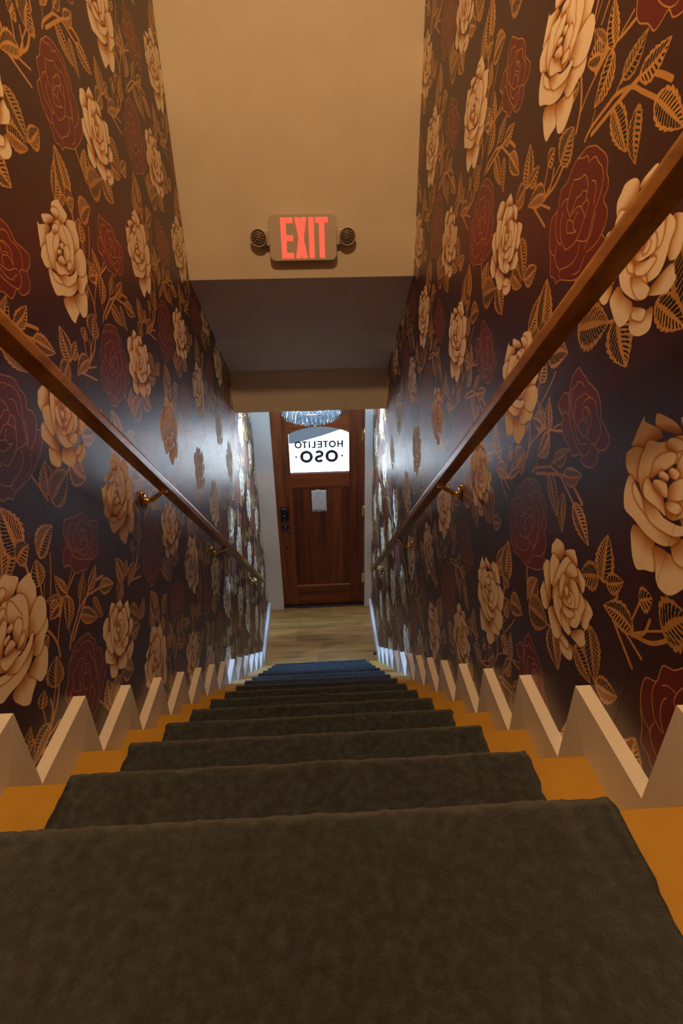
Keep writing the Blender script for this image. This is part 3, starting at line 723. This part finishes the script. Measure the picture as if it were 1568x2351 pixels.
# lettering on the glass, seen from behind
def text_mesh(body, x0, x1, z0, z1, y, mat, name, mirror=False, bold=0.0, depth=0.0006):
    cu = bpy.data.curves.new('text', 'FONT'); cu.body = body; cu.size = 1.0; cu.offset = bold; cu.extrude = 0.0; cu.resolution_u = 6
    to = bpy.data.objects.new('text', cu); col.objects.link(to)
    dg = bpy.context.evaluated_depsgraph_get(); me0 = bpy.data.meshes.new_from_object(to.evaluated_get(dg))
    bpy.data.objects.remove(to); bpy.data.curves.remove(cu)
    me0.name = name
    V = np.array([v.co[:] for v in me0.vertices]); lo, hi = V.min(0), V.max(0)
    for v in me0.vertices:
        u = (v.co.x - lo[0]) / (hi[0] - lo[0]); t = (v.co.y - lo[1]) / (hi[1] - lo[1])
        if mirror: u = 1 - u
        v.co = (x0 + (x1 - x0) * u, y, z0 + (z1 - z0) * t)
    bm = bmesh.new(); bm.from_mesh(me0)
    bmesh.ops.remove_doubles(bm, verts=bm.verts, dist=1e-6)
    r = bmesh.ops.extrude_face_region(bm, geom=list(bm.faces))
    for v in r['geom']:
        if isinstance(v, bmesh.types.BMVert): v.co.y -= depth
    bmesh.ops.recalc_face_normals(bm, faces=bm.faces); bm.to_mesh(me0); bm.free()
    me0.materials.clear()
    return link(name, me0, mat)
ly = pane_y - 0.0002
def letter_ring(cx, cz, rx, rz, t):
    """a fat rounded O with a straight-sided counter"""
    out = [(cx + rx * math.cos(2 * math.pi * i / 36), cz + rz * math.sin(2 * math.pi * i / 36)) for i in range(36)]
    inn = []
    for i in range(36):
        a = 2 * math.pi * i / 36
        k = 1 - 0.035 * math.cos(4 * a)
        inn.append((cx + (rx - t) * math.cos(a) * k, cz + (rz - t) * math.sin(a) * k))
    return out, inn
def letter_bm(bm, outline_pairs):
    out, inn = outline_pairs; n = len(out)
    A = [bm.verts.new((x, ly, z)) for x, z in out]; B = [bm.verts.new((x, ly, z)) for x, z in inn]
    C = [bm.verts.new((x, ly - .0006, z)) for x, z in out]; D = [bm.verts.new((x, ly - .0006, z)) for x, z in inn]
    for i in range(n):
        j = (i + 1) % n
        bm.faces.new((A[i], A[j], B[j], B[i])); bm.faces.new((C[i], C[j], D[j], D[i])); bm.faces.new((A[i], A[j], C[j], C[i])); bm.faces.new((B[i], B[j], D[j], D[i]))
def stroke_bm(bm, pts, wd):
    pts = [Vector((p[0], 0, p[1])) for p in pts]; L = []; Rr = []
    for i, p in enumerate(pts):
        d = (pts[min(i + 1, len(pts) - 1)] - pts[max(i - 1, 0)]).normalized(); nrm = Vector((-d.z, 0, d.x)) * wd / 2
        L.append(p + nrm); Rr.append(p - nrm)
    loop = L + Rr[::-1]
    f = [bm.verts.new((v.x, ly, v.z)) for v in loop]; g = [bm.verts.new((v.x, ly - .0006, v.z)) for v in loop]
    n = len(pts); m_ = len(loop)
    for i in range(n - 1):
        bm.faces.new((f[i], f[i + 1], f[m_ - 2 - i], f[m_ - 1 - i])); bm.faces.new((g[i], g[i + 1], g[m_ - 2 - i], g[m_ - 1 - i]))
    for i in range(m_): bm.faces.new((f[i], f[(i + 1) % m_], g[(i + 1) % m_], g[i]))
# HOTELITO in fat strokes, mirrored left to right: H O T E L I T O
def hx(p): return -0.177 + (p - 400) * 0.000570
bm = bmesh.new(); z0_, z1_, t_ = -1.0125, -0.9435, 0.0165
def bar(xa, za, xb, zb):
    r = bmesh.ops.create_cube(bm, size=1.0)
    for v in r['verts']: v.co = Vector(((xa + xb) / 2 + v.co.x * (xb - xa), ly - .0003 + v.co.y * .0006, (za + zb) / 2 + v.co.z * (zb - za)))
def ring_at(pa, pb):
    xa, xb = hx(pa), hx(pb); letter_bm(bm, letter_ring((xa + xb) / 2, (z0_ + z1_) / 2, (xb - xa) / 2, (z1_ - z0_) / 2 + .001, t_))
zm_ = (z0_ + z1_) / 2
bar(hx(1198) - t_, z0_, hx(1198), z1_); bar(hx(1098), z0_, hx(1098) + t_, z1_); bar(hx(1098) + t_, zm_ - t_ * .45, hx(1198) - t_, zm_ + t_ * .45)
ring_at(960, 1080)
for pa, pb in ((868, 950), (522, 606)):
    bar(hx(pa), z1_ - t_ * .9, hx(pb), z1_); bar(hx((pa + pb) / 2) - t_ / 2, z0_, hx((pa + pb) / 2) + t_ / 2, z1_ - t_ * .9)
xe = hx(855); bar(xe - t_, z0_, xe, z1_)
for za in (z0_, zm_ - t_ * .42, z1_ - t_ * .88): bar(hx(774), za, xe - t_, za + t_ * .86)
xl = hx(746); bar(xl - t_, z0_, xl, z1_); bar(hx(680), z0_, xl - t_, z0_ + t_ * .88)
bar(hx(642) - t_ / 2, z0_, hx(642) + t_ / 2, z1_)
ring_at(398, 520)
o = dpart(link('lettering', bm_mesh('lettering', bm), M_vinyl)); o['label'] = 'reversed dark word HOTELITO on the glass'
bm = bmesh.new()
letter_bm(bm, letter_ring(-0.071, -1.098, 0.061, 0.0625, 0.030)); letter_bm(bm, letter_ring(0.168, -1.098, 0.061, 0.0625, 0.030))
sp = []
cx_, cz_ = 0.049, -1.098                        # a reversed S: mirrored in x
for i in range(11):
    a = math.radians(25 + i * 24.5); sp.append((cx_ - 0.030 * math.cos(a) * 1.0, cz_ + 0.0245 + 0.0245 * math.sin(a)))
for i in range(1, 11):
    a = math.radians(90 - i * 24.5); sp.append((cx_ - 0.030 * math.cos(a), cz_ - 0.0245 + 0.0245 * math.sin(a)))
stroke_bm(bm, sp, 0.028)
o = dpart(link('lettering', bm_mesh('lettering', bm), M_vinyl)); o['label'] = 'large reversed dark word OSO on the glass'
for sx in (-0.168, 0.266):
    pts = []
    for i in range(16):
        a = 2 * math.pi * i / 16
        r = (0.0175, 0.0105, 0.0088, 0.0105)[i % 4]
        pts.append((sx + r * math.cos(a), -1.097 + r * math.sin(a)))
    dpart(prism('star_mark', pts, 1, ly - .0006, ly, M_vinyl))

# notice taped to the door panel
yp = yf + 0.0125
nx0, nx1, nz0, nz1 = -0.0405, 0.1045, -1.677, -1.444
nr = empty('notice_sheet', (0.032, yp, -1.677)); tag(nr, 'white printed notice sheet taped on the brown wooden door', 'notice')
bpy.context.view_layer.update(); ninv = Matrix.Translation(nr.location).inverted()
vs = []; fs = []
def curl(u, v): return yp - 0.002 - 0.004 * (abs(u - .5) * 2) ** 3 * (1 - v * .4) - 0.002 * (1 - v)
for i in range(9):
    for j in range(9):
        u, v = i / 8, j / 8; vs.append((nx0 + (nx1 - nx0) * u, curl(u, v), nz0 + (nz1 - nz0) * v))
for i in range(8):
    for j in range(8): a = i * 9 + j; fs.append((a, a + 1, a + 10, a + 9))
o = link('paper', mesh_from('paper', vs, fs, True), M_paper); o.parent = nr; o.matrix_parent_inverse = ninv
md = o.modifiers.new('thick', 'SOLIDIFY'); md.thickness = 0.0004
def mark_mesh(rects, name, mat):
    vs, fs = [], []
    for u0, v0, u1, v1 in rects:
        n = max(1, int((u1 - u0) * 10)); 
        for i in range(n):
            ua = u0 + (u1 - u0) * i / n; ub = u0 + (u1 - u0) * (i + 1) / n; b = len(vs)
            for u, v in ((ua, v0), (ub, v0), (ub, v1), (ua, v1)): vs.append((nx0 + (nx1 - nx0) * u, curl(u, v) - 0.0007, nz0 + (nz1 - nz0) * v))
            fs.append((b, b + 1, b + 2, b + 3))
    o = link(name, mesh_from(name, vs, fs), mat); o.parent = nr; o.matrix_parent_inverse = ninv; return o
for q_ in ((0.05, 0.035, 0.95, 0.055), (0.45, 0.145, 0.55, 0.17), (0.12, 0.12, 0.15, 0.155), (0.65, 0.155, 0.68, 0.185)): mark_mesh([q_], 'printed_mark', M_ink)
g_ = [(0.18, 0.27, 0.88, 0.278), (0.18, 0.60, 0.88, 0.608), (0.18, 0.27, 0.188, 0.60), (0.872, 0.27, 0.88, 0.60), (0.55, 0.36, 0.556, 0.50), (0.72, 0.36, 0.726, 0.50), (0.55, 0.36, 0.72, 0.366), (0.55, 0.495, 0.72, 0.50), (0.6, 0.42, 0.68, 0.44),
      (0.2, 0.52, 0.40, 0.526), (0.395, 0.50, 0.40, 0.60), (0.30, 0.845, 0.72, 0.852), (0.36, 0.825, 0.66, 0.831)]
g_ += [(0.2, 0.76 - i * 0.03, 0.2 + wd, 0.765 - i * 0.03) for i, wd in enumerate((.42, .35, .3, .38, .2))]
g_ += [(0.18, 0.17 - i * 0.022, 0.36, 0.174 - i * 0.022) for i in range(4)] + [(0.70, 0.18 - i * 0.022, 0.90, 0.184 - i * 0.022) for i in range(4)]
mark_mesh(g_, 'printed_plan', M_inkgrey)
o = text_mesh('OSO', nx0 + .050, nx0 + .096, nz1 - .026, nz1 - .013, curl(.5, .9) - .0008, M_ink, 'printed_heading', False, 0.0, 0.0002); o.parent = nr; o.matrix_parent_inverse = ninv
for z in (nz1 - .004, nz0 - .006):
    o = box('tape', (nx0 + .045, yp - .0028, z), (nx0 + .085, yp - .0005, z + .010), M_paper); o.parent = nr; o.matrix_parent_inverse = ninv

# ---------------------------------------------------------------- exit sign with two emergency lamp heads
es = empty('exit_sign', (0.012, YE, 0.655)); tag(es, 'lit red exit sign with two round emergency lamp heads on the cream wall', 'sign')
bpy.context.view_layer.update(); einv = Matrix.Translation(es.location).inverted()
def ep(o):
    o.parent = es; o.matrix_parent_inverse = einv; return o
def rounded(x0, z0, x1, z1, r, n=6):
    pts = []
    for cx, cz, a0 in ((x1 - r, z1 - r, 0), (x0 + r, z1 - r, 90), (x0 + r, z0 + r, 180), (x1 - r, z0 + r, 270)):
        for i in range(n + 1):
            a = math.radians(a0 + 90 * i / n); pts.append((cx + r * math.cos(a), cz + r * math.sin(a)))
    return pts
EX0, EX1, EZ0, EZ1, EY = -0.146, 0.170, 0.657, 0.852, YE - 0.050
ep(prism('housing', rounded(EX0 + .004, EZ0 + .004, EX1 - .004, EZ1 - .004, 0.024), 1, EY + .004, YE - .0005, M_sign))
ep(prism('face_plate', rounded(EX0, EZ0, EX1, EZ1, 0.028), 1, EY, EY + 0.018, M_sign, None, 0.0015))
le = 0.0012
def letter(polys):
    bm = bmesh.new()
    for poly in polys:
        a = [bm.verts.new((x, EY - le, z)) for x, z in poly]; b = [bm.verts.new((x, EY - .0001, z)) for x, z in poly]
        bm.faces.new(a); bm.faces.new(b)
        n = len(poly)
        for i in range(n): bm.faces.new((a[i], a[(i + 1) % n], b[(i + 1) % n], b[i]))
    o = ep(link('letter', bm_mesh('letter', bm), M_red)); return o
zt, zb, sw = 0.838, 0.668, 0.0225
def rc(a, b, c, d): return [(a, b), (c, b), (c, d), (a, d)]
letter([[(-0.089, zb), (-0.034, zb), (-0.034, zb + sw), (-0.089 + sw, zb + sw), (-0.089 + sw, 0.742), (-0.035, 0.742), (-0.035, 0.742 + sw), (-0.089 + sw, 0.742 + sw), (-0.089 + sw, zt - sw), (-0.034, zt - sw), (-0.034, zt), (-0.089, zt)]])
xc, xm = 0.0035, 0.753
letter([[(-0.0236, zt), (0.0000, zt), (xc, zt - .034), (0.0072, zt), (0.0305, zt), (0.0145, xm), (0.0305, zb), (0.0072, zb), (xc, zb + .034), (0.0000, zb), (-0.0236, zb), (-0.0075, xm)]])
letter([rc(0.041, zb, 0.0635, zt)])
letter([[(0.0895, zb), (0.112, zb), (0.112, zt - sw), (0.1295, zt - sw), (0.1295, zt), (0.0724, zt), (0.0724, zt - sw), (0.0895, zt - sw)]])
for sx in (-1, 1):
    cx = -0.1945 if sx < 0 else 0.2200
    edge = EX0 if sx < 0 else EX1
    aim = Vector((sx * 0.10, -1, -0.16)).normalized(); c = Vector((cx, EY + 0.004, 0.758))
    hd = ep(empty('lamp_head', (0, 0, 0)))
    lathe('lamp_body', [(0.020, -0.040), (0.031, -0.028), (0.0385, -0.004), (0.0400, 0.006), (0.0380, 0.009), (0.0355, 0.009), (0.0350, 0.004), (0, 0.004)], c, aim, M_sign, hd, 28)
    o = lathe('lamp_lens', [(0.0346, 0.0), (0.0346, 0.0055), (0, 0.0062)], c, aim, M_lens, hd, 28)
    u = aim.orthogonal().normalized(); v = aim.cross(u)
    bm = bmesh.new()
    spots = [(0, 0)] + [(0.012 * math.cos(a * math.pi / 3), 0.012 * math.sin(a * math.pi / 3)) for a in range(6)] + [(0.0245 * math.cos(a * math.pi / 6), 0.0245 * math.sin(a * math.pi / 6)) for a in range(12)]
    for a, b in spots: add_lathe(bm, [(0.0042, 0.0), (0.0038, 0.002), (0.0015, 0.003)], c + u * a + v * b + aim * 0.0062, aim, 8)
    link('reflector', bm_mesh('reflector', bm), M_led, hd)
    box('lamp_mount', (min(edge - sx * .004, cx + sx * -0.012), EY + .012, 0.722), (max(edge - sx * .004, cx + sx * -0.012), YE - .012, 0.792), M_sign, hd, 0.006, 2)

# ---------------------------------------------------------------- crystal chandelier in the entry
ch = empty('chandelier', (0.0, 3.50, 0.42)); tag(ch, 'round crystal chandelier hanging in the entry before the front door', 'chandelier')
bpy.context.view_layer.update(); cinv = Matrix.Translation(ch.location).inverted()
def cp(o):
    o.parent = ch; o.matrix_parent_inverse = cinv; return o
cp(lathe('canopy', [(0.16, 0), (0.16, -.02), (0.05, -.04), (0.0, -.04)], (0, 3.5, 0.42), (0, 0, 1), M_chrome, None, 32))
cp(lathe('stem', [(0.008, 0), (0.008, 0.50)], (0, 3.5, -0.12), (0, 0, 1), M_chrome, None, 10))
def ring(r, z):
    bm = bmesh.new(); n = 40
    for i in range(n):
        a = 2 * math.pi * i / n; b = 2 * math.pi * (i + 1) / n
        q = []
        for t in (a, b):
            for rr, zz in ((r - .005, z), (r + .003, z), (r + .003, z + .008), (r - .005, z + .008)): q.append(bm.verts.new((rr * math.cos(t), 3.5 + rr * math.sin(t), zz)))
        for j in range(4): bm.faces.new((q[j], q[(j + 1) % 4], q[4 + (j + 1) % 4], q[4 + j]))
    bmesh.ops.remove_doubles(bm, verts=bm.verts, dist=1e-6)
    return cp(link('hoop', bm_mesh('hoop', bm), M_chrome))
def crystal_bar(w_, d_, h_):
    vs = []
    for z, s in ((0, .75), (-.006, 1), (-h_ + .012, 1), (-h_, .35)):
        for x, y in ((-w_, -d_), (0, -d_ * 1.6), (w_, -d_), (w_, d_), (-w_, d_)): vs.append((x * s, y * s, z))
    fs = [(0, 1, 2, 3, 4), (15, 16, 17, 18, 19)]
    for k in range(3):
        for i in range(5): fs.append((k * 5 + i, k * 5 + (i + 1) % 5, k * 5 + 5 + (i + 1) % 5, k * 5 + 5 + i))
    return mesh_from('crystal', vs, fs)
def crystal_drop(w_, d_, h_):
    vs = [(0, 0, 0)]
    for z, s in ((-h_ * .25, .7), (-h_ * .62, 1.0)):
        for x, y in ((-w_, 0), (0, -d_), (w_, 0), (0, d_)): vs.append((x * s, y * s, z))
    vs.append((0, 0, -h_))
    fs = []
    for i in range(4):
        j = (i + 1) % 4
        fs += [(0, 1 + i, 1 + j), (1 + i, 1 + j, 5 + j, 5 + i), (5 + i, 5 + j, 9)]
    return mesh_from('crystal', vs, fs)
bar_l = crystal_bar(.0105, .006, .105); bar_s = crystal_bar(.0105, .006, .075); drop_m = crystal_drop(.017, .010, .062)
for me_ in (bar_l, bar_s, drop_m): me_.materials.append(M_crystal)
def hang(me_, r, n, z, tilt, ph=0.0, rollj=0.0):
    for i in range(n):
        a = 2 * math.pi * (i + ph) / n
        o = bpy.data.objects.new('crystal', me_); col.objects.link(o)
        o.parent = ch
        M_ = Matrix.Translation((r * math.cos(a), 3.5 + r * math.sin(a), z)) @ Matrix.Rotation(a + math.pi / 2, 4, 'Z') @ Matrix.Rotation(tilt + random.uniform(-.05, .05), 4, 'X') @ Matrix.Rotation(random.uniform(-rollj, rollj), 4, 'Y') @ Matrix.Rotation(random.uniform(-.25, .25), 4, 'Z')
        o.matrix_basis = cinv @ M_
for r, z in ((0.222, -0.345), (0.222, -0.43), (0.195, -0.475), (0.150, -0.510), (0.100, -0.535)): ring(r, z)
hang(bar_l, 0.222, 44, -0.345, 0.0); hang(bar_s, 0.220, 44, -0.440, -0.25, .5); hang(bar_s, 0.195, 38, -0.475, -0.35)
hang(drop_m, 0.165, 26, -0.505, -0.6, .5, .15); hang(drop_m, 0.128, 22, -0.525, -0.4, 0, .2); hang(drop_m, 0.080, 14, -0.540, -0.2, 0, .2); hang(drop_m, 0.03, 5, -0.545, 0.0)
for i in range(6):
    a = 2 * math.pi * i / 6
    b_ = cp(empty('lamp_arm'))
    bm = bmesh.new(); add_tube(bm, [(0, 3.5, -0.10), (0.05 * math.cos(a), 3.5 + 0.05 * math.sin(a), -0.16), (0.13 * math.cos(a), 3.5 + .13 * math.sin(a), -0.14), (0.15 * math.cos(a), 3.5 + .15 * math.sin(a), -0.09)], .005, 8)
    link('arm', bm_mesh('arm', bm, True), M_chrome, b_)
    lathe('bulb', [(0.006, 0), (0.014, .02), (0.012, .04), (0.0, .058)], (0.15 * math.cos(a), 3.5 + .15 * math.sin(a), -0.09), (0, 0, 1), M_bulb, b_, 12)
    bm = bmesh.new(); add_tube(bm, [(0.15 * math.cos(a), 3.5 + .15 * math.sin(a), -0.1), (0.222 * math.cos(a), 3.5 + .222 * math.sin(a), -0.34)], .0025, 6)
    link('hanger', bm_mesh('hanger', bm), M_chrome, b_)
for (r0, z0), (r1, z1) in zip(((0.222, -0.345), (0.222, -0.43), (0.195, -0.475), (0.150, -0.51)), ((0.222, -0.43), (0.195, -0.475), (0.150, -0.51), (0.1, -0.535))):
    bm = bmesh.new()
    for i in range(6):
        a = 2 * math.pi * i / 6
        add_tube(bm, [(r0 * math.cos(a), 3.5 + r0 * math.sin(a), z0), (r1 * math.cos(a), 3.5 + r1 * math.sin(a), z1)], .002, 5)
    cp(link('hoop_tie', bm_mesh('hoop_tie', bm), M_chrome))

# ---------------------------------------------------------------- rubber door stop on the end of the right skirting
pk = peak(1, NK)
xs_ = W2 - SK
ds = empty('door_stop', (xs_, pk[0] - .012, -2.715)); tag(ds, 'small black rubber door stop on the white skirting at the stair foot', 'door stop')
bpy.context.view_layer.update(); dsi = Matrix.Translation(ds.location).inverted()
for nm, prof, mt in (('base', [(0.012, 0), (0.012, .005), (0.006, .009), (0.005, .014)], M_brass), ('rubber_tip', [(0.014, .012), (0.016, .016), (0.016, .026), (0.013, .030), (0, .030)], M_rubber)):
    o = lathe(nm, prof, (xs_ - .0003, pk[0] - .020, -2.715), (-1, 0, 0), mt, None, 16); o.parent = ds; o.matrix_parent_inverse = dsi

# ---------------------------------------------------------------- little brass hook on the left wall of the entry
hk = empty('wall_hook', (-W2, 3.30, -0.467)); tag(hk, 'tiny brass wall hook on the left wallpaper just below the lintel', 'hook')
bpy.context.view_layer.update(); hki = Matrix.Translation(hk.location).inverted()
o = lathe('hook_plate', [(0.012, 0.0003), (0.012, .003), (0.007, .006), (0.006, .010)], (-W2, 3.30, -0.467), (1, 0, 0), M_brass, None, 16); o.parent = hk; o.matrix_parent_inverse = hki
bm = bmesh.new(); add_tube(bm, [(-W2 + .009, 3.30, -0.467), (-W2 + .026, 3.30, -0.472), (-W2 + .036, 3.30, -0.470), (-W2 + .041, 3.30, -0.460), (-W2 + .042, 3.30, -0.452)], [.005, .0045, .004, .004, .005], 10)
o = link('hook_prong', bm_mesh('hook_prong', bm, True), M_brass); o.parent = hk; o.matrix_parent_inverse = hki

# ---------------------------------------------------------------- outdoors, seen down through the glass
GZ = -2.95
edge = [(-9.0, 8.9), (-3.0, 9.05), (-1.2, 9.35), (-0.6, 9.50), (-0.42, 9.53), (-0.2, 9.70), (0.13, 9.95), (0.52, 10.31), (1.0, 10.80), (2.0, 11.9), (4.0, 14.5), (6.0, 18.0)]
rpoly = edge + [(6.0, 40.0), (-9.0, 40.0)]
poly = [(-9.0, YC + .2), (9.0, YC + .2), (9.0, 18.0)] + edge[::-1]
sw_ = prism('sidewalk', poly, 2, GZ - 0.15, GZ, M_concrete); tag(sw_, 'pale sunlit concrete pavement outside the front door', 'pavement')
rd = prism('road', rpoly, 2, GZ - 0.5, GZ - 0.06, M_asphalt); tag(rd, 'blue grey asphalt roadway beyond the pale pavement outside', 'road')
struct(box('wall_outer', (W2 + .14, YC + .05, ZF - .2), (4.0, YC + .2, 0.6), M_facade)); struct(box('wall_outer', (-4.0, YC + .05, ZF - .2), (-W2 - .14, YC + .2, 0.6), M_facade))
